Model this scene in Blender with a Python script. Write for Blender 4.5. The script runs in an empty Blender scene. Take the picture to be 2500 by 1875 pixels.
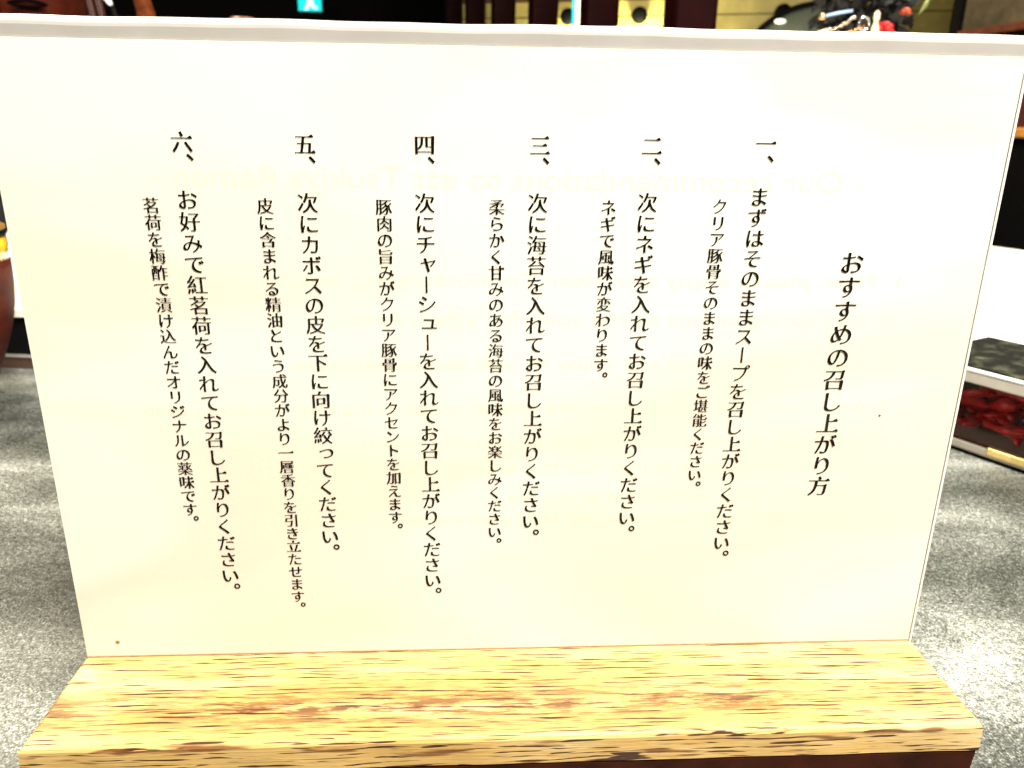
import bpy, bmesh, math, random
import numpy as np
from mathutils import Vector, Matrix

S = bpy.context.scene
COL = S.collection
random.seed(7)

# ------------------------------------------------------------------ camera
cam_d = bpy.data.cameras.new("camera")
cam = bpy.data.objects.new("camera", cam_d)
COL.objects.link(cam)
cam.location = (-0.009395, -0.167353, 0.146168)
cam.rotation_euler = (1.254686, -0.013370, -0.050819)
cam_d.sensor_fit = 'HORIZONTAL'
cam_d.sensor_width = 36.0
cam_d.lens = 27.154
cam_d.clip_start = 0.01
cam_d.clip_end = 60
cam_d.dof.use_dof = True
cam_d.dof.focus_distance = 0.172
cam_d.dof.aperture_fstop = 30
S.camera = cam

# ------------------------------------------------------------------ world, exposure
W = bpy.data.worlds.new("World")
S.world = W
W.use_nodes = True
W.node_tree.nodes["Background"].inputs[0].default_value = (1.0, 0.86, 0.7, 1)
W.node_tree.nodes["Background"].inputs[1].default_value = 0.004
S.view_settings.view_transform = 'Standard'
S.view_settings.look = 'None'
S.view_settings.exposure = 0.0
S.view_settings.gamma = 1.0
S.view_settings.use_curve_mapping = False
S.cycles.max_bounces = 10
S.cycles.transparent_max_bounces = 16

# ------------------------------------------------------------------ lamps of the room, and one added light
def point(name, loc, watt, col, rad):
    d = bpy.data.lights.new(name, 'POINT')
    d.energy = watt; d.color = col; d.shadow_soft_size = rad
    o = bpy.data.objects.new(name, d); COL.objects.link(o); o.location = loc
    return o

def area(name, loc, target, watt, col, sx, sy):
    d = bpy.data.lights.new(name, 'AREA')
    d.shape = 'RECTANGLE'; d.size = sx; d.size_y = sy; d.energy = watt; d.color = col
    o = bpy.data.objects.new(name, d); COL.objects.link(o); o.location = loc
    o.rotation_euler = (Vector(target) - Vector(loc)).to_track_quat('-Z', 'Y').to_euler()
    return o

point("pendant_lamp_light", (-0.47, 0.515, 0.78), 25.0, (1.0, 0.89, 0.66), 0.03)
area("ceiling_lamp_light", (0.35, -0.43, 1.04), (0.03, 0.0, 0.07), 54.0, (1.0, 0.955, 0.875), 0.45, 0.45)
point("added_side_light", (-0.95, 0.02, 0.42), 15.0, (1.0, 0.92, 0.78), 0.05)  # unseen light, added to brighten the inside of the pickle box
area("kitchen_lamp_light", (0.35, 0.62, 1.0), (0.33, 0.45, 0.0), 11.0, (1.0, 0.94, 0.80), 0.5, 0.3)

# ------------------------------------------------------------------ helpers
def tag(o, label=None, cat=None, group=None, kind=None):
    if label: o["label"] = label
    if cat: o["category"] = cat
    if group: o["group"] = group
    if kind: o["kind"] = kind
    return o

def empty(name, loc=(0, 0, 0), rz=0.0):
    o = bpy.data.objects.new(name, None)
    o.empty_display_size = 0.02
    COL.objects.link(o); o.location = loc; o.rotation_euler = (0, 0, rz)
    return o

def obj(name, bm, mat, parent=None, smooth=False, loc=None):
    me = bpy.data.meshes.new(name)
    bm.normal_update()
    bm.to_mesh(me); bm.free()
    if smooth:
        for p in me.polygons: p.use_smooth = True
    me.materials.append(mat)
    o = bpy.data.objects.new(name, me); COL.objects.link(o)
    if parent: o.parent = parent
    if loc: o.location = loc
    return o

def box(bm, x0, x1, y0, y1, z0, z1):
    v = [bm.verts.new((x, y, z)) for z in (z0, z1) for y in (y0, y1) for x in (x0, x1)]
    for f in ((0, 2, 3, 1), (4, 5, 7, 6), (0, 1, 5, 4), (2, 6, 7, 3), (0, 4, 6, 2), (1, 3, 7, 5)):
        bm.faces.new([v[i] for i in f])
    return v

def boxm(*a, bev=0.0):
    bm = bmesh.new(); box(bm, *a)
    if bev: bmesh.ops.bevel(bm, geom=bm.edges[:], offset=bev, segments=2, affect='EDGES', profile=0.5)
    return bm

def lathe(prof, n=48, bm=None, c=(0, 0, 0)):
    bm = bm or bmesh.new(); rings = []
    for r, z in prof:
        rings.append([bm.verts.new((c[0] + r * math.cos(6.2831853 * i / n), c[1] + r * math.sin(6.2831853 * i / n), c[2] + z)) for i in range(n)])
    for a, b in zip(rings, rings[1:]):
        for i in range(n):
            bm.faces.new((a[i], a[(i + 1) % n], b[(i + 1) % n], b[i]))
    bm.faces.new(rings[0][::-1]); bm.faces.new(rings[-1])
    return bm

def tube(pts, rad, n=10, bm=None, flat=1.0):
    bm = bm or bmesh.new(); pts = [Vector(p) for p in pts]; rings = []
    rad = rad if isinstance(rad, (list, tuple)) else [rad] * len(pts)
    up = Vector((0.31, 0.17, 0.93))
    for i, p in enumerate(pts):
        t = (pts[min(i + 1, len(pts) - 1)] - pts[max(i - 1, 0)]).normalized()
        a = t.cross(up)
        if a.length < 1e-4: a = t.cross(Vector((1, 0, 0)))
        a.normalize(); b = t.cross(a)
        rings.append([bm.verts.new(p + rad[i] * (a * math.cos(6.2831853 * k / n) + b * flat * math.sin(6.2831853 * k / n))) for k in range(n)])
    for a, b in zip(rings, rings[1:]):
        for k in range(n):
            bm.faces.new((a[k], b[k], b[(k + 1) % n], a[(k + 1) % n]))
    bm.faces.new(rings[0]); bm.faces.new(rings[-1][::-1])
    return bm

def prism(poly, z0, z1, bm=None):
    bm = bm or bmesh.new()
    a = [bm.verts.new((x, y, z0)) for x, y in poly]; b = [bm.verts.new((x, y, z1)) for x, y in poly]
    n = len(poly)
    bm.faces.new(a[::-1]); bm.faces.new(b)
    for i in range(n): bm.faces.new((a[i], a[(i + 1) % n], b[(i + 1) % n], b[i]))
    bmesh.ops.recalc_face_normals(bm, faces=bm.faces[:])
    return bm

# ------------------------------------------------------------------ materials
class N:
    def __init__(s, name):
        s.m = bpy.data.materials.new(name); s.m.use_nodes = True
        s.t = s.m.node_tree; s.b = s.t.nodes["Principled BSDF"]; s.out = s.t.nodes["Material Output"]
        s.tc = None
    def n(s, typ, **k):
        x = s.t.nodes.new(typ)
        for a, v in k.items():
            if a in x.inputs: x.inputs[a].default_value = v
            else: setattr(x, a, v)
        return x
    def l(s, a, b): s.t.links.new(a, b)
    def coord(s, scale=(1, 1, 1), rot=(0, 0, 0), loc=(0, 0, 0)):
        if s.tc is None: s.tc = s.n("ShaderNodeTexCoord")
        mp = s.n("ShaderNodeMapping"); s.l(s.tc.outputs["Object"], mp.inputs[0])
        mp.inputs["Scale"].default_value = scale; mp.inputs["Rotation"].default_value = rot; mp.inputs["Location"].default_value = loc
        return mp.outputs[0]
    def noise(s, vec, scale=1.0, detail=3.0, rough=0.5, dist=0.0):
        x = s.n("ShaderNodeTexNoise"); x.inputs["Scale"].default_value = scale; x.inputs["Detail"].default_value = detail
        x.inputs["Roughness"].default_value = rough; x.inputs["Distortion"].default_value = dist
        s.l(vec, x.inputs["Vector"]); return x.outputs["Fac"]
    def ramp(s, fac, stops, interp='LINEAR'):
        r = s.n("ShaderNodeValToRGB"); r.color_ramp.interpolation = interp
        e = r.color_ramp.elements
        while len(e) < len(stops): e.new(0.5)
        for el, (p, c) in zip(e, stops):
            el.position = p; el.color = c if len(c) == 4 else (*c, 1)
        s.l(fac, r.inputs[0]); return r.outputs[0]
    def mix(s, fac, a, b, mode='MIX'):
        x = s.n("ShaderNodeMix"); x.data_type = 'RGBA'; x.blend_type = mode
        for v, i in ((fac, 0), (a, 6), (b, 7)):
            if isinstance(v, (int, float)): x.inputs[i].default_value = v
            elif isinstance(v, tuple): x.inputs[i].default_value = v if len(v) == 4 else (*v, 1)
            else: s.l(v, x.inputs[i])
        return x.outputs[2]
    def math(s, op, a, b=None, clamp=False):
        x = s.n("ShaderNodeMath"); x.operation = op; x.use_clamp = clamp
        for v, i in ((a, 0), (b, 1)):
            if v is None: continue
            if isinstance(v, (int, float)): x.inputs[i].default_value = v
            else: s.l(v, x.inputs[i])
        return x.outputs[0]
    def bump(s, h, strength=0.3, dist=0.0005):
        x = s.n("ShaderNodeBump"); x.inputs["Strength"].default_value = strength; x.inputs["Distance"].default_value = dist
        s.l(h, x.inputs["Height"]); s.l(x.outputs[0], s.b.inputs["Normal"])

BW = ((0, 0, 0), (1, 1, 1))

def plain(name, col, rough=0.5, var=0.12, scale=60.0, metal=0.0, coat=0.0, bump=0.0, spec=0.5):
    """One colour with a little uneven wear."""
    k = N(name)
    f = k.noise(k.coord(), scale, 4, 0.6)
    lo = tuple(c * (1 - var) for c in col); hi = tuple(min(1, c * (1 + var)) for c in col)
    k.l(k.ramp(f, ((0.3, lo), (0.7, hi))), k.b.inputs["Base Color"])
    k.b.inputs["Roughness"].default_value = rough; k.b.inputs["Metallic"].default_value = metal
    k.b.inputs["Coat Weight"].default_value = coat
    k.b.inputs["Specular IOR Level"].default_value = spec
    if bump: k.bump(f, bump)
    return k.m

def glow(name, col, strength):
    k = N(name)
    k.b.inputs["Base Color"].default_value = (*col, 1)
    k.b.inputs["Emission Color"].default_value = (*col, 1)
    k.b.inputs["Emission Strength"].default_value = strength
    return k.m

def clear(name, tint=(1, 1, 1), milk=0.0, milk_col=(0.8, 0.8, 0.78), rough=0.03, ior=1.45):
    """Clear plastic sheet: see-through, with a fresnel gloss and a share of milky haze."""
    k = N(name)
    tr = k.n("ShaderNodeBsdfTransparent"); tr.inputs[0].default_value = (*tint, 1)
    gl = k.n("ShaderNodeBsdfGlossy"); gl.inputs["Roughness"].default_value = rough
    fr = k.n("ShaderNodeFresnel"); fr.inputs["IOR"].default_value = ior
    m1 = k.n("ShaderNodeMixShader"); k.l(fr.outputs[0], m1.inputs[0]); k.l(tr.outputs[0], m1.inputs[1]); k.l(gl.outputs[0], m1.inputs[2])
    last = m1
    if milk:
        k.b.inputs["Base Color"].default_value = (*milk_col, 1)
        m2 = k.n("ShaderNodeMixShader"); m2.inputs[0].default_value = milk
        k.l(m1.outputs[0], m2.inputs[1]); k.l(k.b.outputs[0], m2.inputs[2]); last = m2
    k.l(last.outputs[0], k.out.inputs[0])
    return k.m

def card_mat():
    k = N("laminated_paper")
    f = k.noise(k.coord(), 900, 5, 0.7)
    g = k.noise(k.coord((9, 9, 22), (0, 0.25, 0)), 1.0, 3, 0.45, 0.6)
    c = k.mix(k.ramp(f, ((0.35, (0, 0, 0)), (0.65, (1, 1, 1)))), (0.865, 0.785, 0.640), (0.89, 0.815, 0.680))
    c = k.mix(k.ramp(g, ((0.42, (0, 0, 0)), (0.56, (0.8, 0.8, 0.8)))), c, (0.90, 0.88, 0.79))  # soft reflections on the sheet, painted in as paler blotches
    k.l(c, k.b.inputs["Base Color"])
    k.b.inputs["Roughness"].default_value = 0.6
    k.b.inputs["Coat Weight"].default_value = 1.0; k.b.inputs["Coat Roughness"].default_value = 0.03
    tl = k.n("ShaderNodeBsdfTranslucent"); k.l(c, tl.inputs[0])
    mx = k.n("ShaderNodeMixShader"); mx.inputs[0].default_value = 0.30
    k.l(k.b.outputs[0], mx.inputs[1]); k.l(tl.outputs[0], mx.inputs[2]); k.l(mx.outputs[0], k.out.inputs[0])
    return k.m

def ink_mat(name, col):
    k = N(name)
    f = k.noise(k.coord(), 2500, 3, 0.6)
    k.l(k.mix(f, tuple(c * 0.7 for c in col), tuple(c * 1.3 for c in col)), k.b.inputs["Base Color"])
    k.b.inputs["Roughness"].default_value = 0.7; k.b.inputs["Specular IOR Level"].default_value = 0.03
    k.b.inputs["Coat Weight"].default_value = 0.7; k.b.inputs["Coat Roughness"].default_value = 0.03
    return k.m

def ghost_mat():
    # print of the far side of the card, showing faintly through the paper
    k = N("show_through_ink")
    k.b.inputs["Base Color"].default_value = (0.872, 0.795, 0.650, 1)
    k.b.inputs["Roughness"].default_value = 0.6
    k.b.inputs["Coat Weight"].default_value = 1.0; k.b.inputs["Coat Roughness"].default_value = 0.03
    tl = k.n("ShaderNodeBsdfTranslucent"); tl.inputs[0].default_value = (0.872, 0.795, 0.650, 1)
    mx = k.n("ShaderNodeMixShader"); mx.inputs[0].default_value = 0.30
    k.l(k.b.outputs[0], mx.inputs[1]); k.l(tl.outputs[0], mx.inputs[2]); k.l(mx.outputs[0], k.out.inputs[0])
    return k.m

def oak_mat():
    k = N("oak_wood")
    tilt = (0, 0, 0.012)
    # broad figure of the plank
    fig = k.noise(k.coord((14, 160, 120), tilt), 1.0, 4, 0.55, 0.6)
    base = k.ramp(fig, ((0.30, (0.44, 0.27, 0.075)), (0.50, (0.54, 0.36, 0.125)), (0.70, (0.68, 0.52, 0.27))))
    sep = k.n("ShaderNodeSeparateXYZ"); k.l(k.coord((1, 1, 1), (0, 0, 0.012)), sep.inputs[0])
    depth = k.math('SUBTRACT', sep.outputs[1], sep.outputs[2])
    n1 = k.noise(k.coord((16, 60, 60), (0, 0, 0), (0.31, 0, 0)), 1.0, 2.0, 0.5)
    rows = k.math('FRACT', k.math('ADD', k.math('MULTIPLY', depth, 820.0), k.math('MULTIPLY', n1, 4.0)))
    saw = k.math('ABSOLUTE', k.math('SUBTRACT', rows, 0.5))
    gate = k.noise(k.coord((95, 820, 820), (0, 0, 0.012), (0.9, 2, 0)), 1.0, 2, 0.5)
    wide = k.math('MULTIPLY', k.math('SUBTRACT', gate, 0.462), 1.15)
    dash = k.math('MULTIPLY', k.math('SUBTRACT', wide, saw), 22.0, clamp=True)
    fine = k.noise(k.coord((90, 2600, 2200), tilt), 1.0, 3, 0.6)
    base = k.mix(k.ramp(fine, ((0.35, (0.55, 0.55, 0.55)), (0.6, (0, 0, 0)))), base, (0.44, 0.24, 0.055))
    # open pores: thin dark dashes along the grain
    p1 = k.noise(k.coord((72, 1900, 900), (0, 0, 0.012)), 1.0, 1.5, 0.5)
    pores = k.ramp(p1, ((0.655, (0, 0, 0)), (0.685, (1, 1, 1))))
    p2 = k.noise(k.coord((48, 2100, 1500), (0, 0, 0.01), (3, 7, 1)), 1.0, 1.5, 0.5)
    pores2 = k.ramp(p2, ((0.65, (0, 0, 0)), (0.70, (1, 1, 1))))
    base = k.mix(pores, base, (0.045, 0.012, 0.004))
    base = k.mix(k.math('MULTIPLY', pores2, 0.85), base, (0.13, 0.045, 0.01))
    base = k.mix(dash, base, (0.045, 0.011, 0.003))
    # brown stains soaked into the plank, mostly towards the front edge
    st = k.noise(k.coord((70, 520, 300), (0, 0, 0.02), (1.7, 0.3, 0)), 1.0, 5, 0.72)
    where = k.noise(k.coord((13, 55, 30), (0, 0, 0), (0.4, 2.2, 0)), 1.0, 2, 0.5)
    xyz = k.n("ShaderNodeSeparateXYZ"); k.l(k.tc.outputs["Object"], xyz.inputs[0])
    band = k.math('SUBTRACT', 1.0, k.math('DIVIDE', k.math('ABSOLUTE', k.math('ADD', xyz.outputs[1], 0.0205)), 0.010), clamp=True)
    sf = k.math('MULTIPLY', k.ramp(st, ((0.45, (0, 0, 0)), (0.55, (1, 1, 1)))), k.math('MULTIPLY', k.ramp(where, ((0.36, (0, 0, 0)), (0.56, (1, 1, 1)))), band))
    base = k.mix(k.math('MULTIPLY', sf, 0.9), base, (0.085, 0.020, 0.004))
    # medullary flecks, slanted on the front face
    fl = k.noise(k.coord((55, 50, 420), (0, 0.30, 0), (0, 0, 5)), 1.0, 2, 0.5)
    front = k.math('LESS_THAN', xyz.outputs[1], -0.0302)
    ff = k.math('MULTIPLY', k.ramp(fl, ((0.60, (0, 0, 0)), (0.68, (0.9, 0.9, 0.9)))), front)
    base = k.mix(ff, base, (0.16, 0.055, 0.012))
    k.l(base, k.b.inputs["Base Color"])
    k.b.inputs["Roughness"].default_value = 0.5
    k.bump(k.math('SUBTRACT', fine, k.math('ADD', pores, pores2)), 0.35, 0.0003)
    return k.m

def stone_mat():
    k = N("speckled_grey_stone")
    sp = k.noise(k.coord((1, 0.8, 1)), 1750, 3, 0.6)
    sp2 = k.noise(k.coord((1, 1, 1), (0, 0, 0.5), (5, 1, 0)), 560, 4, 0.7)
    cloud = k.noise(k.coord((11, 19, 1), (0, 0, -0.25)), 1.0, 5, 0.62, 0.5)
    mid = k.math('ADD', k.math('MULTIPLY', sp, 0.6), k.math('MULTIPLY', sp2, 0.4))
    sh = k.math('ADD', mid, k.math('MULTIPLY', k.math('SUBTRACT', cloud, 0.5), 0.56))
    c = k.ramp(sh, ((0.38, (0.012, 0.014, 0.010)), (0.48, (0.062, 0.066, 0.054)), (0.57, (0.175, 0.18, 0.155)), (0.69, (0.50, 0.51, 0.465))))
    k.l(c, k.b.inputs["Base Color"])
    k.l(k.ramp(sp2, ((0.3, (0.32, 0.32, 0.32)), (0.7, (0.55, 0.55, 0.55)))), k.b.inputs["Roughness"])
    k.bump(mid, 0.3, 0.0004)
    return k.m

M = {
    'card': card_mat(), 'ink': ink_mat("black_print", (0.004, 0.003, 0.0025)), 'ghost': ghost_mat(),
    'oak': oak_mat(), 'stone': stone_mat(),
    'acrylic': clear("clear_acrylic", (0.96, 0.97, 0.96), 0.04),
    'rim': plain("frosted_acrylic_edge", (0.40, 0.375, 0.34), 0.35, 0.06, 90),
    'edge': plain("polished_acrylic_edge", (0.75, 0.70, 0.62), 0.2, 0.1, 90),
    'stain': plain("brown_spot", (0.33, 0.12, 0.04), 0.6),
    'speck': plain("dark_speck", (0.05, 0.06, 0.04), 0.6),
    'black': plain("black_lacquer", (0.003, 0.003, 0.003), 0.6, 0.12, 60, 0, 0, 0, 0.06),
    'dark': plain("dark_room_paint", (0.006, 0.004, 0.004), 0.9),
    'white': plain("white_laminate", (0.80, 0.78, 0.70), 0.5, 0.05),
    'steel': plain("brushed_trim", (0.6, 0.58, 0.52), 0.35, 0.1, 200, 0.6),
    'brownbase': plain("brown_board", (0.06, 0.03, 0.018), 0.6, 0.4, 120),
    'redwood': plain("dark_red_lacquer_wood", (0.009, 0.0005, 0.0004), 0.6, 0.3, 40, 0, 0, 0, 0.05),
    'panel': plain("varnished_board", (0.52, 0.42, 0.12), 0.6, 0.2, 14),
    'seam': plain("board_joint", (0.10, 0.06, 0.015), 0.7),
}

# ------------------------------------------------------------------ setting
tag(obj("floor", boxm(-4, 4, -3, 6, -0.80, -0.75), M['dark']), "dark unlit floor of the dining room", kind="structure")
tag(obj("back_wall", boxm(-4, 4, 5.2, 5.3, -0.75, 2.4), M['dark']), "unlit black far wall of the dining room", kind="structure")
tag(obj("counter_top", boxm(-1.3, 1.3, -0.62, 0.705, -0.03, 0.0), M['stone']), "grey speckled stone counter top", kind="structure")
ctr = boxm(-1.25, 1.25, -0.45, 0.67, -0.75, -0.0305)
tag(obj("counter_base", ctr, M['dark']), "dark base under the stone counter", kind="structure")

# ------------------------------------------------------------------ menu stand
stand = tag(empty("menu_stand"), "upright acrylic menu with black Japanese writing in a slotted oak block", "menu stand")

def oak_block():
    bm = bmesh.new()
    X0, X1, Y = -0.1056, 0.1060, 0.0305
    prof = ((-0.0008, 0.0200), (-0.0001, 0.0197), (0.0003, 0.0190), (0.0004, 0.0129), (-0.0002, 0.0124))
    rings = []
    nx = 60
    for off, z in prof:
        r = []
        def add(x, y):
            w = 0.00007 * math.sin(x * 170 + z * 400) + 0.00005 * math.sin(x * 390 + 1.3)
            r.append(bm.verts.new((x, y + (w if y < 0 else -w), z)))
        for i in range(nx): add(X0 - off + (X1 - X0 + 2 * off) * i / nx, -Y - off)
        for i in range(14): add(X1 + off, -Y - off + (2 * Y + 2 * off) * i / 14)
        for i in range(nx): add(X1 + off - (X1 - X0 + 2 * off) * i / nx, Y + off)
        for i in range(14): add(X0 - off, Y + off - (2 * Y + 2 * off) * i / 14)
        rings.append(r)
    n = len(rings[0])
    for a, b in zip(rings, rings[1:]):
        for i in range(n): bm.faces.new((a[i], b[i], b[(i + 1) % n], a[(i + 1) % n]))
    bm.faces.new(rings[0]); bm.faces.new(rings[-1][::-1])
    bmesh.ops.recalc_face_normals(bm, faces=bm.faces[:])
    return bm

obj("wood_base", oak_block(), M['oak'], stand)
bm = bmesh.new(); box(bm, -0.1059, 0.1063, -0.0308, 0.0308, 0.0, 0.0123)
for v in bm.verts:
    if v.co.z < 0.001: v.co.x *= 0.995; v.co.y *= 0.985
bmesh.ops.bevel(bm, geom=[e for e in bm.edges if abs(e.verts[0].co.z - e.verts[1].co.z) > 0.01], offset=0.0008, segments=2, affect='EDGES', profile=0.5)
obj("dark_foot_board", bm, plain("dark_red_brown_wood", (0.030, 0.006, 0.002), 0.6, 0.5, 90, 0, 0, 0, 0.1), stand)
obj("slot_line", boxm(-0.1052, 0.1056, -0.0005, 0.0004, 0.0185, 0.02006), plain("brown_slot_edge", (0.20, 0.10, 0.03), 0.7, 0.3, 300), stand)
ZT = 0.020                       # top of the block
HC = 0.1424                      # height of the card above it
obj("acrylic_sheet", boxm(-0.1053, 0.10615, 0.0008, 0.0030, ZT - 0.008, ZT + HC + 0.0002), M['acrylic'], stand)
# folded upper edge of the sleeve
bm = bmesh.new()
prof = [(0.0032, 0.0000), (0.0002, 0.0000), (0.0000, 0.0022)]
prof += [(0.0016 - 0.0016 * math.cos(a), 0.0022 + 0.0019 * math.sin(a)) for a in [math.pi * i / 10 for i in range(1, 10)]] + [(0.0032, 0.0022)]
xs = [-0.1066 + 0.2133 * i / 60 for i in range(61)]
rg = []
for x in xs:
    wv = 0.00010 * math.sin(x * 95) + 0.00006 * math.sin(x * 260 + 1)
    rg.append([bm.verts.new((x, y, ZT + HC + z + (wv if z > 0 else 0))) for y, z in prof])
for a, b in zip(rg, rg[1:]):
    for i in range(len(prof)): bm.faces.new((a[i], b[i], b[(i + 1) % len(prof)], a[(i + 1) % len(prof)]))
bm.faces.new(rg[0][::-1]); bm.faces.new(rg[-1])
bmesh.ops.recalc_face_normals(bm, faces=bm.faces[:])
obj("folded_edge", bm, M['rim'], stand)
for s, xa, xb in ((1, 0.10620, 0.10672),):
    obj("side_edge", boxm(xa, xb, 0.0004, 0.0030, ZT - 0.004, ZT + HC - 0.0002), M['edge'], stand)

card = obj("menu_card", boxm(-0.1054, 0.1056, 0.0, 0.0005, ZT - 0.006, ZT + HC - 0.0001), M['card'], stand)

# characters: outlines of Blender's own built-in typeface, reshaped into a brush-cut print face
# (thin horizontals, full verticals, small triangular ends on the strokes)
def unit(v): return v / max(1e-9, float(np.linalg.norm(v)))

def font_contours(ch):
    cu = bpy.data.curves.new("letter", 'FONT'); cu.body = ch; cu.size = 1
    o = bpy.data.objects.new("letter", cu); COL.objects.link(o)
    dg = bpy.context.evaluated_depsgraph_get(); dg.update()
    crv = o.to_curve(dg)
    res = []
    for s in crv.splines:
        bp = s.bezier_points; P = []
        for i in range(len(bp)):
            a, b = bp[i], bp[(i + 1) % len(bp)]
            p0, p1, p2, p3 = (np.array(v[:2]) for v in (a.co, a.handle_right, b.handle_left, b.co))
            ch_v = p3 - p0; d = float(np.linalg.norm(ch_v)) + 1e-9
            sag = max(abs(ch_v[0] * (p - p0)[1] - ch_v[1] * (p - p0)[0]) / d for p in (p1, p2))
            n = 1 if sag < 0.002 else max(2, min(6, int((d + sag) / 0.035) + 1))
            for q in range(n):
                t = q / n
                P.append((1 - t) ** 3 * p0 + 3 * (1 - t) ** 2 * t * p1 + 3 * (1 - t) * t * t * p2 + t ** 3 * p3)
        P = [p for i, p in enumerate(P) if np.linalg.norm(p - P[i - 1]) > 0.003]
        if len(P) > 2: res.append(np.array(P))
    o.to_curve_clear(); bpy.data.objects.remove(o); bpy.data.curves.remove(cu)
    return res

def signed_area(P): return 0.5 * float(np.sum(P[:, 0] * np.roll(P[:, 1], -1) - P[:, 1] * np.roll(P[:, 0], -1)))

def contains(P, p):
    c = False
    for (x0, y0), (x1, y1) in zip(P, np.roll(P, -1, 0)):
        if (y0 > p[1]) != (y1 > p[1]) and p[0] < (x1 - x0) * (p[1] - y0) / (y1 - y0) + x0: c = not c
    return c

def thinned(P, fun):
    E = np.roll(P, -1, 0) - P; L = np.linalg.norm(E, axis=1); T = E / L[:, None]
    Nn = np.stack([-T[:, 1], T[:, 0]], 1); D = [fun(m) for m in Nn]; out = []
    for i in range(len(P)):
        A = np.array([Nn[i - 1], Nn[i]])
        s = np.linalg.solve(A, [D[i - 1], D[i]]) if abs(np.linalg.det(A)) > 0.15 else (A[0] + A[1]) / 2 * (D[i - 1] + D[i]) / 2
        l = float(np.linalg.norm(s))
        out.append(P[i] + (s * 0.05 / l if l > 0.05 else s))
    return np.array(out)

def with_stroke_ends(Q, P):
    E = np.roll(P, -1, 0) - P; L = np.linalg.norm(E, axis=1); T = E / L[:, None]; out = []
    for i in range(len(P)):
        x, y = Q[i]
        if T[i - 1][1] > 0.97 and T[i][0] < -0.97 and L[i] > 0.15:
            if L[i - 1] < 0.11 and T[i - 2][0] > 0.9:
                out += [(x + .016, y - .004), (x - .045, y + .088), (x - .085, y + .066), (x - .19, y)]
            else:
                out += [(x + .030, y - .012), (x - .015, y + .046), (x - .045, y + .038), (x - .11, y)]
        else: out.append((x, y))
    return np.array(out)

LETTERS = {}; DENSE = {}
def letter(ch):
    if ch in LETTERS: return LETTERS[ch]
    C = font_contours(ch)
    depth = [sum(contains(Q, P[0]) for Q in C if Q is not P) % 2 for P in C]
    C = [P if (signed_area(P) > 0) == (d == 0) else P[::-1] for P, d in zip(C, depth)]
    code = ord(ch); out = []
    dense = code >= 0x4E00 and sum(len(P) for P in C) > 74
    DENSE[ch] = dense
    for P in C:
        if code >= 0x4E00:
            Q = thinned(P, lambda m: .022 * abs(m[1]) ** 3 - .003 * m[0] ** 2)
            if not dense: Q = with_stroke_ends(Q, P)
        elif code >= 0x3041:
            d = np.array([-math.sin(.384), math.cos(.384)])
            Q = thinned(P, lambda m: .022 * float(m @ d) ** 2 - .004 * (1 - abs(float(m @ d))))
        else: Q = P
        out.append(Q)
    LETTERS[ch] = out
    return out

def writing(name, glyphs, y, mat, parent, weight):
    """glyphs: (character, x of the em centre, z of the em centre, size, turned, mirrored)"""
    edges = []          # the ink spreads a little past the outline
    cu = bpy.data.curves.new(name, 'CURVE'); cu.dimensions = '2D'; cu.fill_mode = 'BOTH'
    for ch, cx, cz, size, turned, mirrored in glyphs:
        for c in letter(ch):
            spread = []
            sp = cu.splines.new('POLY'); sp.points.add(len(c) - 1); sp.use_cyclic_u = True
            for p, (px, py) in zip(sp.points, c):
                px -= 0.5; py -= 0.38
                if turned: px, py = py, -px
                if mirrored: px = -px
                p.co = ((cx + px * size) * 100, (cz + py * size) * 100, 0, 1)
                spread.append(Vector((cx + px * size, cz + py * size)))
            for i in range(len(spread)):
                p, q = spread[i], spread[(i + 1) % len(spread)]
                d = (q - p).normalized() if (q - p).length > 1e-8 else Vector((1, 0))
                if DENSE[ch]: heavy = 0.42 + 0.48 * abs(d.y)
                elif ord(ch) >= 0x4E00: heavy = 0.30 + 0.85 * abs(d.y)
                else: heavy = 0.45 + 0.75 * abs(d.x * 0.375 - d.y * 0.927) if ord(ch) >= 0x3041 else 1.0
                edges.append((p, q, size * weight * heavy))
    tmp = bpy.data.objects.new(name, cu); COL.objects.link(tmp)
    dg = bpy.context.evaluated_depsgraph_get(); dg.update()
    me = bpy.data.meshes.new_from_object(tmp.evaluated_get(dg))
    bpy.data.objects.remove(tmp); bpy.data.curves.remove(cu)
    me.transform(Matrix(((0.01, 0, 0, 0), (0, 0, -1, y), (0, 0.01, 0, 0), (0, 0, 0, 1))))
    me.name = name; me.materials.clear(); me.materials.append(mat)
    bm = bmesh.new(); bm.from_mesh(me)
    for f in bm.faces:
        if f.normal.y > 0: f.normal_flip()
    for p, q, w in edges:
        d = (q - p)
        if d.length < 1e-7: continue
        d.normalize(); s = Vector((-d.y, d.x)) * w; e = d * w * 0.6; yy = y - 0.00002
        f = bm.faces.new([bm.verts.new((v.x, yy, v.y)) for v in (p - e - s, q + e - s, q + e + s, p - e + s)])
        f.normal_update()
        if f.normal.y > 0: f.normal_flip()
    bm.to_mesh(me); bm.free()
    o = bpy.data.objects.new(name, me); COL.objects.link(o); o.parent = parent
    return o

SMALL = {'っ': (0.10, 0.10), 'ゃ': (0.10, 0.10), 'ャ': (0.10, 0.10), 'ュ': (0.10, 0.10), '、': (0.60, 0.62), '。': (0.62, 0.62)}

def column(name, text, x, ztop, pitch, size, lab=None, weight=0.0155):
    g = []
    for i, ch in enumerate(text):
        dx, dz = SMALL.get(ch, (0, 0))
        g.append((ch, x + dx * size, ztop - i * pitch + dz * size, size, ch == 'ー', False))
    o = writing(name, g, -0.0001, M['ink'], card, weight)
    if lab: o["label"] = lab

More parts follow.
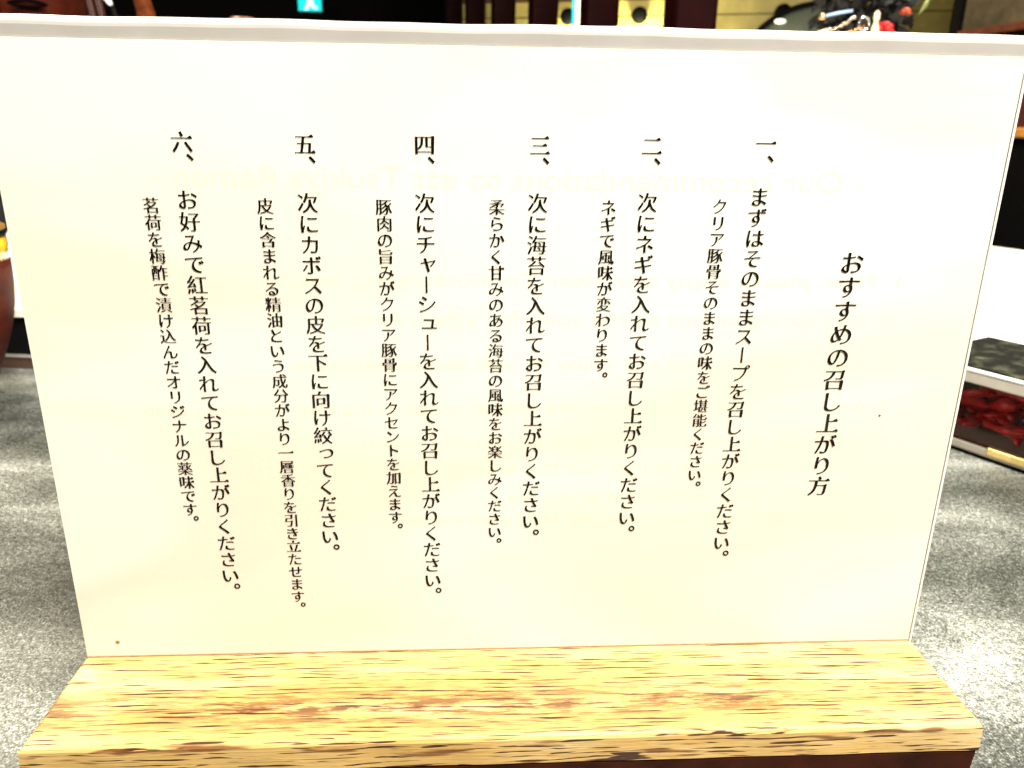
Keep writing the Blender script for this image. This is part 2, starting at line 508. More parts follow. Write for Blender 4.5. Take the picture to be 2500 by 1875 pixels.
mm = 0.001
column("title_line", "おすすめの召し上がり方", 75.1 * mm, ZT + 99.4 * mm, 5.44 * mm, 5.5 * mm, "larger title column at the far right of the card")
MAIN = (("一、", "まずはそのままスープを召し上がりください。", 52.5, 113.5, 4.41, 124.4),
        ("二、", "次にネギを入れてお召し上がりください。", 28.3, 112.1, 4.42, 123.6),
        ("三、", "次に海苔を入れてお召し上がりください。", 4.8, 111.8, 4.44, 123.4),
        ("四、", "次にチャーシューを入れてお召し上がりください。", -19.1, 111.6, 4.345, 123.3),
        ("五、", "次にカボスの皮を下に向け絞ってください。", -43.5, 111.4, 4.36, 123.1),
        ("六、", "お好みで紅茗荷を入れてお召し上がりください。", -68.1, 111.8, 4.46, 123.3))
SUB = (("クリア豚骨そのままの味をご堪能ください。", 44.1, 111.4, 3.507),
       ("ネギで風味が変わります。", 20.0, 111.0, 3.513),
       ("柔らかく甘みのある海苔の風味をお楽しみください。", -3.9, 110.9, 3.515),
       ("豚肉の旨みがクリア豚骨にアクセントを加えます。", -27.7, 110.7, 3.469),
       ("皮に含まれる精油という成分がより一層香りを引き立たせます。", -52.3, 110.7, 3.493),
       ("茗荷を梅酢で漬け込んだオリジナルの薬味です。", -75.6, 110.6, 3.502))
for num, t, x, z, p, zn in MAIN:
    column("step_number", num, (x + 0.2) * mm, ZT + zn * mm, 4.45 * mm, 4.45 * mm)
    column("step_line", t, x * mm, ZT + z * mm, p * mm, 4.45 * mm)
for t, x, z, p in SUB:
    column("note_line", t, x * mm, ZT + z * mm, p * mm, 3.55 * mm, None, 0.0185)

def ghost(text, xc, z, size, width):
    # text of the card's other side, seen mirrored; z is the middle of the small letters
    cu = bpy.data.curves.new("show_through_line", 'FONT'); cu.body = text; cu.size = size * 100
    tmp = bpy.data.objects.new("show_through_line", cu); COL.objects.link(tmp)
    dg = bpy.context.evaluated_depsgraph_get(); dg.update()
    me = bpy.data.meshes.new_from_object(tmp.evaluated_get(dg))
    bpy.data.objects.remove(tmp); bpy.data.curves.remove(cu)
    xs = [v.co.x for v in me.vertices]; k = width * 100 / (max(xs) - min(xs)); x0 = (max(xs) + min(xs)) / 2
    for v in me.vertices:
        v.co = (xc - (v.co.x - x0) * k * 0.01, -0.00002, z + (v.co.y * 0.01 - size * 0.25))
    bm = bmesh.new(); bm.from_mesh(me); bm.normal_update()
    for f in bm.faces:
        if f.normal.y > 0: f.normal_flip()
    bm.to_mesh(me); bm.free()
    me.name = "show_through_line"; me.materials.clear(); me.materials.append(M['ghost'])
    o = bpy.data.objects.new("show_through_line", me); COL.objects.link(o); o.parent = card

ghost("- Our recommendations to eat Tsukiya Ramen -", 0.0, ZT + 116.2 * mm, 6.4 * mm, 150 * mm)
for t, z, x0, x1 in (("1. First, please enjoy our clear Tonkotsu soup itself.", 95.0, 87, -51), ("2. Add spring onions to the soup for a new flavor.", 86.3, 87, -40),
                     ("3. Add Nori seaweed and enjoy its soft and sweet taste.", 75.8, 88, -50),
                     ("4. Add Chashu pork. The taste of pork adds an accent to the clear Tonkotsu soup.", 65.2, 89, -84),
                     ("5. Squeeze the kabosu with the skin facing down.", 56.8, 89, -36), ("The oil in the skin brings out the aroma even more.", 50.3, 85, -44),
                     ("6. Add Red Myoga on the soup as you like.", 42.5, 90, -2), ("Our original condiment made with Ume plum vinegar.", 36.8, 84, -27)):
    ghost(t, (x0 + x1) / 2 * mm, ZT + z * mm, 4.1 * mm, (x0 - x1) * mm)

def disc(r, y0, y1, cx, cz, n=14):
    bm = bmesh.new(); rings = []
    for yy, rr in ((y1, r), (y0, r * 0.8)):
        rings.append([bm.verts.new((cx + rr * math.cos(6.2832 * i / n) * (1 + 0.15 * math.sin(3 * i)), yy, cz + rr * math.sin(6.2832 * i / n))) for i in range(n)])
    for i in range(n): bm.faces.new((rings[0][i], rings[0][(i + 1) % n], rings[1][(i + 1) % n], rings[1][i]))
    bm.faces.new(rings[1])
    bmesh.ops.recalc_face_normals(bm, faces=bm.faces[:])
    return bm
obj("soup_spot", disc(0.00052, -0.00012, 0.0, -0.0975, ZT + 0.0041), M['stain'], card)
obj("ink_speck", disc(0.00026, -0.00012, 0.0, 0.0874, ZT + 0.0632), M['speck'], card)

# ------------------------------------------------------------------ pickle box on the counter, right
U = Vector((-0.4664, 0.8846)); Wd = Vector((0.8846, 0.4664))
jb = tag(empty("pickle_box", (0.2728 - 0.033 * Wd.x - 0.055 * U.x, 0.2279 - 0.033 * Wd.y - 0.055 * U.y, 0), math.atan2(Wd.y, Wd.x)),
         "clear acrylic condiment box with black top lid, right of the menu", "condiment box")
# local x across (66 mm), local y along (110 mm)
HX, HY = 0.033, 0.055
obj("gap_shadow_slab", boxm(-HX + 0.001, HX - 0.001, -HY + 0.001, HY - 0.001, 0.0, 0.0015), M['black'], jb)  # black slab in place of the shadow line under the box
obj("clear_bottom", boxm(-HX, HX, -HY, HY, 0.0016, 0.0066, bev=0.0012), clear("thick_clear_plastic", (0.9, 0.88, 0.8), 0.45, (0.78, 0.72, 0.60)), jb)
obj("gold_refraction_strip", boxm(-HX - 0.0004, -HX + 0.003, -HY + 0.002, HY - 0.043, 0.0030, 0.0072, bev=0.0008), plain("pale_gold_strip", (0.75, 0.55, 0.20), 0.3, 0.2, 120, 0.3), jb)  # golden refraction in the clear base, put in as a coloured strip
bm = bmesh.new()
t = 0.002
for a in ((-HX, HX, -HY, -HY + t), (-HX, -HX + t, -HY + t, HY)):
    box(bm, *a, 0.0068, 0.0350)
fb = bmesh.new()
for a in ((-HX + t, HX, HY - t, HY), (HX - t, HX, -HY + t, HY - t)):
    box(fb, *a, 0.0068, 0.0350)
obj("frosted_wall", fb, clear("frosted_cream_wall", (0.95, 0.92, 0.84), 0.75, (0.85, 0.80, 0.66)), jb)
obj("clear_wall", bm, clear("clear_box_wall", (0.98, 0.97, 0.95), 0.0, (0.85, 0.82, 0.74), 0.03, 1.16), jb)
lid = obj("lid", boxm(-HX - 0.0005, HX + 0.0005, -HY - 0.0005, HY + 0.0005, 0.0352, 0.0404, bev=0.0007), plain("smoky_lid_rim", (0.55, 0.51, 0.44), 0.25, 0.15, 60), jb)
obj("lid_edge", boxm(-HX - 0.0008, HX + 0.0008, -HY - 0.0008, HY + 0.0008, 0.0405, 0.0422, bev=0.0006), plain("white_lid_edge", (0.85, 0.84, 0.80), 0.25, 0.04), lid)
k = N("mottled_black_lid")  # near-black with paler olive noise patches
f = k.noise(k.coord(), 90, 5, 0.65)
k.l(k.ramp(f, ((0.48, (0.004, 0.004, 0.003)), (0.66, (0.05, 0.055, 0.03)), (0.8, (0.22, 0.22, 0.14)))), k.b.inputs["Base Color"]); k.b.inputs["Roughness"].default_value = 0.6
k.b.inputs["Specular IOR Level"].default_value = 0.2
obj("lid_panel", boxm(-HX + 0.0010, HX - 0.0002, -HY + 0.0004, HY - 0.0002, 0.0423, 0.0432), k.m, lid)
# lumps of pickle inside
bm = bmesh.new()
rnd = random.Random(11)
for i in range(115):
    x = rnd.uniform(-HX + 0.007, HX - 0.007); y = rnd.uniform(-HY + 0.012, HY - 0.014); z = rnd.uniform(0.0105, 0.031)
    if y > 0.030 and z > 0.018: z -= 0.007
    L = rnd.uniform(0.012, 0.026); a = rnd.uniform(0, 6.28); tz = rnd.uniform(-0.55, 0.55)
    d = Vector((math.cos(a) * math.cos(tz), math.sin(a) * math.cos(tz), math.sin(tz)))
    side = Vector((-math.sin(a), math.cos(a), 0)); pts = []; 
    for q in range(5):
        s = q / 4 - 0.5
        p = Vector((x, y, z)) + d * L * s + side * (0.003 * (1 - 4 * s * s))
        p.x = max(-HX + 0.0055, min(HX - 0.0055, p.x)); p.y = max(-HY + 0.0055, min(HY - 0.0055, p.y)); p.z = max(0.0105, min(0.0320, p.z))
        pts.append(p)
    r0 = rnd.uniform(0.0028, 0.0048)
    tube(pts, [r0 * 0.35, r0 * 0.9, r0, r0 * 0.8, r0 * 0.25], 8, bm, rnd.uniform(0.45, 0.8))
k = N("red_pickle")
f = k.noise(k.coord((1, 1, 1)), 420, 3, 0.6)
k.l(k.ramp(f, ((0.3, (0.22, 0.003, 0.003)), (0.7, (0.62, 0.012, 0.010)))), k.b.inputs["Base Color"]); k.b.inputs["Roughness"].default_value = 0.35
o = obj("red_pickle", bm, k.m, None, True)
o.location = jb.location; o.rotation_euler = jb.rotation_euler
tag(o, "dark red pickle shreds filling the clear acrylic box", "pickle", kind="stuff")

# ------------------------------------------------------------------ brown pot, far left
pot = tag(empty("brown_pot", (-0.2970, 0.2438, 0)), "glossy red-brown pot with an amber upper band at the left edge", "pot")
k = N("red_brown_glaze")
f = k.noise(k.coord((1, 1, 2.2)), 55, 4, 0.6)
k.l(k.ramp(f, ((0.3, (0.040, 0.005, 0.002)), (0.72, (0.095, 0.013, 0.004)))), k.b.inputs["Base Color"]); k.b.inputs["Roughness"].default_value = 0.55; k.b.inputs["Specular IOR Level"].default_value = 0.15
obj("body", lathe(((0.0215, 0.0), (0.0235, 0.002), (0.0289, 0.0153), (0.0334, 0.0254), (0.0374, 0.0355), (0.0406, 0.0460), (0.0424, 0.0540), (0.0436, 0.0640), (0.0440, 0.0740), (0.0441, 0.0780)), 64), k.m, pot, True)
obj("amber_band", lathe(((0.0440, 0.0782), (0.0441, 0.084), (0.0438, 0.0900)), 64), plain("amber_glaze", (0.80, 0.44, 0.02), 0.15, 0.35, 60, 0, 1.0), pot, True)
obj("rim", lathe(((0.0436, 0.0902), (0.0446, 0.0912), (0.0446, 0.0926), (0.0436, 0.0934)), 64), M['black'], pot, True)
obj("lid", lathe(((0.0440, 0.0936), (0.0442, 0.0952), (0.0400, 0.0972), (0.0200, 0.0990), (0.006, 0.0995)), 64), plain("dark_amber_lid", (0.30, 0.15, 0.03), 0.3, 0.3, 80), pot, True)

# ------------------------------------------------------------------ raised ledge behind the counter
ledge = tag(empty("serving_ledge"), "raised ledge with bright white top and black front behind the menu", "ledge")
e0 = Vector((0.7420, 0.1910)); u2 = Vector((-0.4085, 0.9128))
def ledge_poly(o):
    a = Vector((-1.1, 0.43)); b = e0 + Vector((-o * 0.9, -0.030 + o))
    cc = b + u2 * 0.58
    return [(a.x, a.y + o), (-0.2814, 0.3087 + o), (b.x, b.y), (cc.x, cc.y), (-1.1, cc.y)]
obj("top_board", prism(ledge_poly(0.0), 0.0340, 0.0386), M['white'], ledge)
obj("front_panel", prism(ledge_poly(0.004), 0.0092, 0.0339), M['black'], ledge)
obj("metal_trim", prism(ledge_poly(0.002), 0.0076, 0.0091), M['steel'], ledge)
obj("base_board", prism(ledge_poly(0.003), 0.0, 0.0075), M['brownbase'], ledge)

# ------------------------------------------------------------------ utensils and bottle on the ledge, hidden below the card's top edge
hold = tag(empty("utensil_holder", (-0.262, 0.468, 0.0387)), "dark cup holding the utensils behind the menu's left corner", "utensil holder")
obj("cup", lathe(((0.033, 0.0), (0.036, 0.004), (0.037, 0.100), (0.034, 0.100), (0.032, 0.008), (0.004, 0.007)), 40), M['redwood'], hold, True)
wp = tag(obj("wooden_paddle", tube(((-0.262, 0.468, 0.049), (-0.2545, 0.4672, 0.150), (-0.2475, 0.4668, 0.205), (-0.2462, 0.4667, 0.2245), (-0.2485, 0.4667, 0.2365), (-0.2520, 0.4668, 0.262), (-0.2535, 0.4668, 0.268)), (0.0045, 0.005, 0.0066, 0.0064, 0.0058, 0.0050, 0.001), 14),
    plain("orange_brown_wood", (0.095, 0.018, 0.002), 0.6, 0.5, 200, 0, 0, 0, 0.1), None, True), "orange-brown wooden paddle standing behind the menu's upper left edge", "paddle")
spn = tag(obj("highlight_tipped_spoon", tube(((-0.262, 0.472, 0.050), (-0.2645, 0.4705, 0.150), (-0.2690, 0.4690, 0.2210), (-0.2708, 0.4686, 0.2292)), (0.0015, 0.0015, 0.0016, 0.0017), 12),
    M['black'], None, True), "dark slim spoon with a white painted highlight at its end, beside the wooden paddle", "spoon")
obj("highlight_end", tube(((-0.2709, 0.4684, 0.2295), (-0.2720, 0.4681, 0.2315), (-0.2760, 0.4683, 0.2375), (-0.284, 0.469, 0.252)), (0.0014, 0.0020, 0.0024, 0.0018), 12),
    plain("white_highlight", (0.95, 0.92, 0.90), 0.15, 0.03, 60, 0, 1.0), spn, True)  # highlight on the dark handle, put in as a white length
for i, (dx, lab) in enumerate(((0.0, "dark red chopstick left of the highlight-tipped spoon"), (0.0062, "second dark red chopstick, nearer the highlight-tipped spoon"))):
    tag(obj("chopstick", tube(((-0.266 + dx, 0.462, 0.050), (-0.2785 + dx, 0.4665, 0.17), (-0.2862 + dx, 0.4688, 0.2335), (-0.2885 + dx, 0.469, 0.256)), (0.0014, 0.0022, 0.0026, 0.0027), 8),
        plain("dark_red_lacquer", (0.035, 0.003, 0.002), 0.4, 0.4, 300), None, True), lab, "chopstick", "chopsticks in the holder")
bt = tag(empty("sauce_bottle", (-0.176, 0.4628, 0.0387)), "dark sauce bottle whose pale red cap just tops the menu edge", "bottle")
obj("body", lathe(((0.022, 0), (0.024, 0.003), (0.0245, 0.110), (0.020, 0.130), (0.009, 0.150), (0.0085, 0.168)), 40), plain("dark_bottle_glass", (0.01, 0.006, 0.004), 0.15, 0.2), bt, True)
obj("cap", lathe(((0.0093, 0.1682), (0.0098, 0.170), (0.0098, 0.1795), (0.0088, 0.1838), (0.003, 0.1845)), 40), plain("pale_red_cap", (0.16, 0.04, 0.015), 0.45, 0.3, 300), bt, True)

# ------------------------------------------------------------------ festive ornament on the ledge, right
orn = tag(empty("ornament", (0.322, 0.530, 0.0387)), "dark festive ornament with red blossoms and gold beads above the menu's right", "ornament")
obj("vase", lathe(((0.026, 0), (0.030, 0.004), (0.034, 0.060), (0.026, 0.110), (0.015, 0.135), (0.017, 0.148)), 40), M['black'], orn, True)
def local(p): return (p[0] - 0.322, p[1] - 0.530, p[2] - 0.0387)
rnd = random.Random(5)
bm = bmesh.new()
for i in range(1100):
    a = rnd.uniform(0, 6.283); rr = 0.043 * math.sqrt(rnd.random()); zz = rnd.uniform(0.150, 0.255)
    c = Vector((0.002 + rr * math.cos(a), 0.010 + 0.55 * rr * math.sin(a), zz))
    d = Vector((rnd.uniform(-1, 1), rnd.uniform(-1, 1), rnd.uniform(-0.3, 1))).normalized(); e = d.cross(Vector((rnd.random(), rnd.random(), 0.2))).normalized()
    L = rnd.uniform(0.007, 0.016); w = L * 0.28
    v = [bm.verts.new(c - d * L / 2), bm.verts.new(c + e * w), bm.verts.new(c + d * L / 2), bm.verts.new(c - e * w + Vector((0, 0, 0.001)))]
    bm.faces.new(v)
obj("foliage", bm, plain("near_black_leaves", (0.006, 0.005, 0.003), 0.7, 0.5, 200), orn)
def blossom(c, r, mat):
    bm = bmesh.new(); c = Vector(local(c))
    for i in range(11):
        a = i * 2.4; el = 0.1 + 0.11 * i
        d = Vector((math.cos(a) * math.cos(el), math.sin(a) * math.cos(el), math.sin(el)))
        tube((c, c + d * r * 0.5, c + d * r * 0.9, c + d * r), (r * 0.12, r * 0.42, r * 0.36, r * 0.08), 8, bm, 0.4)
    obj("blossom", bm, mat, orn, True)
redp = plain("red_petals", (0.50, 0.012, 0.010), 0.5, 0.3, 300)
blossom((0.3165, 0.5060, 0.2535), 0.0105, redp)
blossom((0.3290, 0.5080, 0.2275), 0.0085, redp)
blossom((0.3448, 0.5080, 0.2415), 0.0050, plain("orange_red_petals", (0.45, 0.06, 0.02), 0.5, 0.4, 300))
goldm = plain("gold_bead", (0.70, 0.47, 0.20), 0.2, 0.2, 300, 0.8)
def beads(pts, n, r, mat, seed):
    rn = random.Random(seed); bm = bmesh.new(); A = Vector(local(pts[0])); B = Vector(local(pts[1]))
    for i in range(n):
        s = i / (n - 1); p = A.lerp(B, s) + Vector((0, 0, -0.002 * math.sin(3.14 * s))) + Vector((rn.uniform(-1, 1), rn.uniform(-1, 1), rn.uniform(-1, 1))) * r * 0.5
        q = r * rn.uniform(0.7, 1.25)
        bmesh.ops.create_icosphere(bm, subdivisions=2, radius=q, matrix=Matrix.Translation(p))
    obj("bead_garland", bm, mat, orn, True)
beads(((0.2743, 0.505, 0.2262), (0.3015, 0.505, 0.2376)), 17, 0.0015, plain("champagne_bead", (0.72, 0.60, 0.45), 0.12, 0.25, 400, 0.9), 1)
beads(((0.2846, 0.504, 0.2255), (0.3093, 0.504, 0.2310)), 17, 0.0013, plain("copper_bead", (0.75, 0.30, 0.12), 0.12, 0.3, 400, 0.9), 2)
bm = bmesh.new()
ring = [Vector(local((0.3092 + 0.0042 * math.cos(a), 0.503, 0.2330 + 0.0050 * math.sin(a)))) for a in [6.2832 * i / 20 for i in range(21)]]
tube(ring, 0.0010, 8, bm)
obj("glass_ring", bm, plain("silvery_glass", (0.7, 0.72, 0.68), 0.08, 0.1, 300, 0.9), orn, True)
obj("gold_figure", lathe(((0.0030, 0), (0.0038, 0.004), (0.0030, 0.012), (0.0016, 0.016), (0.0026, 0.019), (0.0022, 0.023), (0.0006, 0.0245)), 20, None, local((0.3175, 0.500, 0.2180))), plain("bright_gold_leaf", (0.95, 0.80, 0.50), 0.3, 0.15, 400, 0.3), orn, True)
obj("gold_bell", lathe(((0.0028, 0), (0.0024, 0.003), (0.0010, 0.005)), 16, None, local((0.2744, 0.504, 0.2352))), goldm, orn, True)
obj("blue_stick", tube((local((0.2755, 0.504, 0.2377)), local((0.2875, 0.504, 0.2405)), local((0.2991, 0.505, 0.2424))), 0.00125, 8), plain("pale_blue_paper", (0.30, 0.42, 0.60), 0.5, 0.2, 400), orn, True)
obj("green_leaf", tube((local((0.3560, 0.508, 0.2415)), local((0.3605, 0.508, 0.2480)), local((0.3660, 0.508, 0.2600))), (0.0008, 0.0040, 0.0012), 8, None, 0.3), plain("grey_green_leaf", (0.22, 0.25, 0.08), 0.5, 0.3, 300), orn, True)

# ------------------------------------------------------------------ row of posts
PX = (-0.0094, -0.1674)
posts = [(PX[0] + 0.7 * (x - PX[0]), PX[1] + 0.7 * (y - PX[1])) for x, y in ((0.3295, 1.1286), (0.2500, 1.5334), (0.1715, 1.9382), (0.0880, 2.3432), (0.0078, 2.7481), (-0.0736, 3.1531))]
where = ("nearest and widest of the red-black posts, beside the olive board", "second red-black post, right of the cyan reflection streak", "third red-black post, left of the cyan reflection streak",
         "fourth red-black post, left of the narrow lit gap", "fifth red-black post, right of the thin orange gap", "farthest red-black post of the row")
pw = 0.0235
for i, (x, y) in enumerate(posts):
    bm = boxm(-pw, pw, -pw, pw, -0.75, 1.5, bev=0.006)
    o = obj("post", bm, M['redwood'] if i == 0 else bpy.data.materials["dark_red_lacquer_wood"], None, False, (x, y, 0))
    o.rotation_euler = (0, 0, 0.12)
    tag(o, where[i], "post", "dark posts behind the menu")

# ------------------------------------------------------------------ lit panelled partition behind the posts
ang = math.atan2(2.1594 - 2.4373, 0.9059 + 0.0693)
part = tag(empty("panelled_partition", (0.45, 2.2925, 0), ang), "yellow-lit board partition with black hooks behind the posts", "partition")
obj("lower_board", boxm(-0.54, 0.95, 0.0, 0.03, -0.75, 0.4690), M['panel'], part)
obj("upper_board", boxm(-0.54, 0.95, 0.004, 0.03, 0.4730, 0.5130), M['panel'], part)
obj("joint", boxm(-0.54, 0.95, 0.010, 0.03, 0.4690, 0.4730), M['seam'], part)
obj("top_rail", boxm(-0.54, 0.95, -0.004, 0.03, 0.5130, 1.3), plain("dull_brown_rail", (0.075, 0.03, 0.012), 0.6, 0.4, 20), part)
for x in (0.432, 0.0354, -0.1735):
    hk = obj("hook", lathe(((0.006, 0.0), (0.006, 0.010), (0.020, 0.012), (0.024, 0.018), (0.022, 0.026), (0.010, 0.030)), 24), M['black'], part, True, (x, 0.0, 0.470))
    hk.rotation_euler = (math.radians(90), 0, 0)
point("wall_lamp_light", (0.2787, 2.285, 0.400), 2.6, (1.0, 0.90, 0.50), 0.02)
point("wall_lamp_light", (0.4740, 2.215, 0.402), 3.4, (1.0, 0.90, 0.50), 0.02)
point("wall_lamp_light", (0.74, 2.02, 0.36), 0.9, (1.0, 0.88, 0.5), 0.05)

tl = tag(empty("reflection_streak", (0.2507, 1.9215, 0)), "thin cyan-white reflection made as a glowing tube between two dark posts", "reflection streak")  # reflection on the post edge, put in as glowing geometry
obj("white_streak", lathe(((0.0055, -0.75), (0.0055, 0.50)), 20), glow("white_glow", (0.92, 1.0, 1.0), 3.0), tl, True, (0.0045, 0.008, 0))
obj("cyan_streak", lathe(((0.0040, 0.3990), (0.0040, 0.52)), 20), glow("cyan_glow", (0.02, 0.75, 0.72), 1.6), tl, True, (-0.0050, 0.0, 0))

# round tray hanging on the right hook
tray = tag(empty("round_tray", (0.930, 2.0750, 0.2716), ang), "round grey-green tray with black rim below the right hook", "tray")
tray.rotation_euler = (math.radians(90), 0, ang)
obj("plate", lathe(((0.205, -0.004), (0.205, 0.004), (0.195, 0.012), (0.02, 0.016)), 96), plain("grey_green_enamel", (0.11, 0.13, 0.09), 0.4, 0.4, 9), tray, True)
rm = bmesh.new(); tube([(0.211 * math.cos(6.28319 * i / 96), 0.211 * math.sin(6.28319 * i / 96), 0.0) for i in range(97)], 0.0085, 10, rm)
obj("rim", rm, M['black'], tray, True)
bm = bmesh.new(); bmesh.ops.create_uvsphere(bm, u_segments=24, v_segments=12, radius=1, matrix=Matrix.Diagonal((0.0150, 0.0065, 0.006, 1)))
obj("painted_highlight", bm, glow("highlight_glow", (1.0, 0.97, 0.9), 1.2), tray, True, (-0.1000, 0.168, 0.014))  # bright highlight on the tray, put in as a glowing white blob

# ------------------------------------------------------------------ side wall, right
sw = tag(empty("side_partition", (0.8745, 1.2861, 0), math.atan2(1.1292 - 1.2861, 0.9047 - 0.8745)), "wooden side partition with red rail and orange ledge at the right", "partition")
# local +x runs towards the camera
obj("lower_panel", boxm(0.0, 0.62, -0.02, 0.02, -0.75, 0.1465), M['black'], sw)
obj("orange_rail", boxm(0.0, 0.62, -0.032, 0.03, 0.1467, 0.1630, bev=0.003), plain("orange_varnished_wood", (0.70, 0.30, 0.06), 0.35, 0.25, 60), sw)
obj("red_board", boxm(0.0, 0.62, -0.02, 0.02, 0.1632, 0.2735), plain("red_brown_board", (0.075, 0.010, 0.007), 0.6, 0.3, 60), sw)
obj("dark_strip", boxm(0.0, 0.62, -0.018, 0.02, 0.2737, 0.3120), M['black'], sw)
obj("red_rail", boxm(0.0, 0.62, -0.026, 0.02, 0.3122, 0.3250, bev=0.002), plain("red_brown_rail", (0.14, 0.03, 0.012), 0.5, 0.3, 60), sw)
obj("cloth_panel", boxm(0.0, 0.62, -0.016, 0.015, 0.3252, 1.0), plain("olive_brown_cloth", (0.105, 0.075, 0.032), 0.9, 0.5, 22), sw)
obj("corner_post", boxm(-0.022, -0.001, -0.024, 0.024, -0.75, 1.1), M['black'], sw)

# ------------------------------------------------------------------ exit sign
ex = tag(empty("exit_sign", (-0.800, 4.085, 0.6985), 0.05), "glowing cyan emergency sign with white figure in the dark", "exit sign")
obj("housing", boxm(-0.062, 0.062, 0.0, 0.04, -0.006, 0.150, bev=0.004), plain("grey_sign_case", (0.05, 0.06, 0.06), 0.5), ex)
obj("lit_face", boxm(-0.056, 0.056, -0.003, -0.0002, 0.0, 0.144), glow("cyan_sign_light", (0.0, 0.62, 0.60), 1.5), ex)
bm = bmesh.new()
fig = [(-0.030, 0.006), (-0.012, 0.004), (0.002, 0.026), (0.012, 0.012), (0.034, 0.008), (0.036, 0.020), (0.022, 0.026), (0.014, 0.052), (0.026, 0.066), (0.040, 0.060), (0.042, 0.070), (0.022, 0.082), (0.008, 0.096), (-0.010, 0.092), (-0.030, 0.070), (-0.024, 0.062), (-0.010, 0.074), (-0.012, 0.046), (-0.018, 0.028)]
v = [bm.verts.new((x, -0.0045, z)) for x, z in fig]; v2 = [bm.verts.new((x, -0.0032, z)) for x, z in fig]
bm.faces.new(v); 
for i in range(len(fig)): bm.faces.new((v[i], v2[i], v2[(i + 1) % len(fig)], v[(i + 1) % len(fig)]))
bmesh.ops.create_icosphere(bm, subdivisions=2, radius=0.010, matrix=Matrix.Translation((0.018, -0.0045, 0.112)) @ Matrix.Diagonal((1, 0.15, 1, 1)))
obj("running_figure", bm, glow("white_sign_light", (0.75, 1.0, 0.98), 1.3), ex)

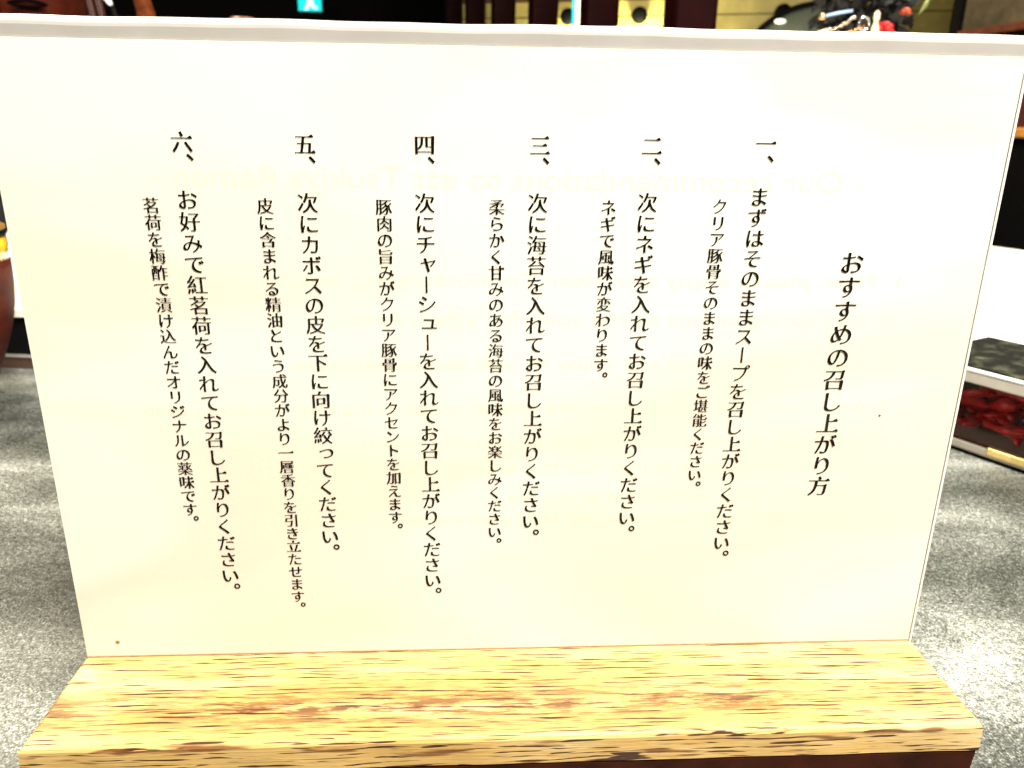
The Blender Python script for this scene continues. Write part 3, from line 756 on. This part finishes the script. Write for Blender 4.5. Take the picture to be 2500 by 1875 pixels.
# ------------------------------------------------------------------ person across the room, left
def person():
    root = tag(empty("person", (-0.640, 1.115, -0.75), 0.33), "person in dark clothes facing us behind the menu's upper left corner", "person")
    # rings from hips to crown: height, half width, half depth, forward shift
    R = [(0.40, .165, .12, 0), (0.46, .17, .125, 0), (0.60, .15, .11, 0), (0.74, .165, .12, 0.0), (0.84, .19, .11, 0.0), (0.875, .175, .09, 0.0), (0.905, .105, .07, 0.0), (0.925, .062, .058, 0.0),
         (0.955, .056, .056, 0.004), (0.985, .057, .060, 0.012)]
    H0 = 1.005
    head = [(0.000, .045, .060, .022), (0.008, .052, .072, .022), (0.020, .060, .084, .018), (0.033, .0655, .090, .014), (0.046, .069, .093, .010), (0.058, .071, .095, .007), (0.070, .0725, .0965, .004),
            (0.085, .074, .098, .001), (0.10, .075, .099, 0), (0.12, .0755, .100, -.002), (0.14, .076, .101, -.004), (0.165, .0745, .098, -.006), (0.19, .068, .088, -.008), (0.21, .055, .07, -.008), (0.225, .034, .044, -.008), (0.232, .008, .01, -.008)]
    R += [(H0 + z, a, b, c) for z, a, b, c in head]
    bm = bmesh.new(); n = 64; rings = []
    for z, a, b, c in R:
        ring = []
        for i in range(n):
            th = 6.283185 * i / n; x = a * math.sin(th); y = -b * math.cos(th) - c
            h = z - H0
            if h >= 0:
                fr = max(0.0, math.cos(th)); g = lambda zc, sz, sx, xc=0.0: math.exp(-((h - zc) / sz) ** 2 - ((x - xc) / sx) ** 2) * fr
                y -= 0.010 * g(0.006, 0.012, 0.020) + 0.022 * g(0.085, 0.014, 0.013) + 0.012 * g(0.105, 0.022, 0.009)
                y -= 0.007 * g(0.052, 0.006, 0.021) + 0.007 * g(0.038, 0.007, 0.019) - 0.008 * g(0.0455, 0.0035, 0.024)
                y += 0.009 * (g(0.118, 0.012, 0.014, 0.031) + g(0.118, 0.012, 0.014, -0.031)) - 0.006 * g(0.136, 0.009, 0.05)
            ring.append(bm.verts.new((x, y, z)))
        rings.append(ring)
    for a, b in zip(rings, rings[1:]):
        for i in range(n): bm.faces.new((a[i], a[(i + 1) % n], b[(i + 1) % n], b[i]))
    bm.faces.new(rings[0][::-1]); bm.faces.new(rings[-1])
    # ears
    for s in (-1, 1):
        tube(((s * .072, .004, H0 + .078), (s * .080, .008, H0 + .092), (s * .082, .010, H0 + .112), (s * .076, .006, H0 + .128)), (.004, .010, .012, .005), 10, bm, .5)
    bmesh.ops.subdivide_edges(bm, edges=[e for e in bm.edges if e.calc_length() > 0.03], cuts=1)
    k = N("skin")
    f = k.noise(k.coord(), 60, 4, 0.6)
    k.l(k.ramp(f, ((0.3, (0.035, 0.004, 0.0015)), (0.7, (0.058, 0.008, 0.003)))), k.b.inputs["Base Color"]); k.b.inputs["Roughness"].default_value = 0.6; k.b.inputs["Specular IOR Level"].default_value = 0.08
    obj("body", bm, k.m, root, True)
    lip = bmesh.new()
    for dz in (-0.0035, 0.0035):
        pts = []
        for i in range(9):
            xx = -0.024 + 0.006 * i; pts.append((xx, -0.1125 + 6.5 * xx * xx, H0 + 0.0455 + dz * (1 - (xx / 0.026) ** 2)))
        tube(pts, [0.001, 0.0026, 0.0034, 0.0038, 0.0036, 0.0038, 0.0034, 0.0026, 0.001], 8, lip, 0.8)
    obj("lips", lip, plain("dark_lips", (0.003, 0.0005, 0.0005), 0.8, 0.1, 60, 0, 0, 0, 0.03), root, True)
    for s in (-1, 1):
        b2 = bmesh.new(); bmesh.ops.create_uvsphere(b2, u_segments=16, v_segments=10, radius=0.0115)
        obj("eye", b2, plain("eye_white", (0.5, 0.45, 0.4), 0.3), root, True, (s * 0.031, -0.082, H0 + 0.118))
    hair = [(0.105, .077, .060, -.044), (0.135, .080, .085, -.024), (0.155, .0815, .106, -.008), (0.175, .079, .104, -.008), (0.2, .071, .092, -.010), (0.222, .054, .070, -.010), (0.238, .028, .036, -.010), (0.242, .006, .008, -.01)]
    hb = bmesh.new(); rings = []
    for z, a, b, c in hair:
        rings.append([hb.verts.new((a * math.sin(6.283 * i / 48), -b * math.cos(6.283 * i / 48) - c, H0 + z + 0.003 * math.sin(i * 2.1))) for i in range(48)])
    for a, b in zip(rings, rings[1:]):
        for i in range(48): hb.faces.new((a[i], a[(i + 1) % 48], b[(i + 1) % 48], b[i]))
    hb.faces.new(rings[-1]); hb.faces.new(rings[0][::-1])
    obj("hair", hb, plain("black_hair", (0.006, 0.005, 0.005), 0.5, 0.3, 300), root, True)
    # shirt with sleeves, arms resting down at the sides
    sb = bmesh.new(); rings = []
    for z, a, b in ((0.38, .178, .135), (0.46, .182, .138), (0.60, .164, .124), (0.74, .178, .133), (0.84, .203, .124), (0.878, .187, .103), (0.910, .115, .082), (0.925, .075, .072), (0.930, .070, .068)):
        rings.append([sb.verts.new((a * math.sin(6.283185 * i / 48), -b * math.cos(6.283185 * i / 48), z + 0.002 * math.sin(5 * i))) for i in range(48)])
    for a, b in zip(rings, rings[1:]):
        for i in range(48): sb.faces.new((a[i], a[(i + 1) % 48], b[(i + 1) % 48], b[i]))
    for s in (-1, 1):
        tube(((s * .150, 0, .845), (s * .200, .004, .800), (s * .222, .010, .70), (s * .230, .012, .60), (s * .222, -.03, .50), (s * .205, -.09, .44)), (.05, .062, .055, .050, .044, .036), 16, sb)
    obj("shirt", sb, plain("black_shirt", (0.006, 0.006, 0.007), 0.85, 0.3, 40), root, True)
    # legs sit on a stool
    for s in (-1, 1):
        lb = bmesh.new()
        tube(((s * .09, .03, .43), (s * .10, -.18, .44), (s * .105, -.36, .43), (s * .105, -.38, .30), (s * .10, -.36, .06), (s * .10, -.40, .03)), (.088, .080, .062, .058, .042, .036), 16, lb)
        obj("trousers", lb, plain("black_trousers", (0.006, 0.006, 0.006), 0.85), root, True)
    return root
person()
stl = tag(empty("stool", (-0.640, 1.130, -0.75)), "dark round stool under the seated person", "stool")
obj("seat", lathe(((0.16, 0.30), (0.17, 0.31), (0.17, 0.335), (0.15, 0.345)), 40), M['redwood'], stl, True)
for i in range(4):
    a = 0.785 + i * 1.5708
    obj("leg", tube(((0.10 * math.cos(a), 0.10 * math.sin(a), 0.30), (0.15 * math.cos(a), 0.15 * math.sin(a), 0.0)), 0.016, 10), M['redwood'], stl, True)
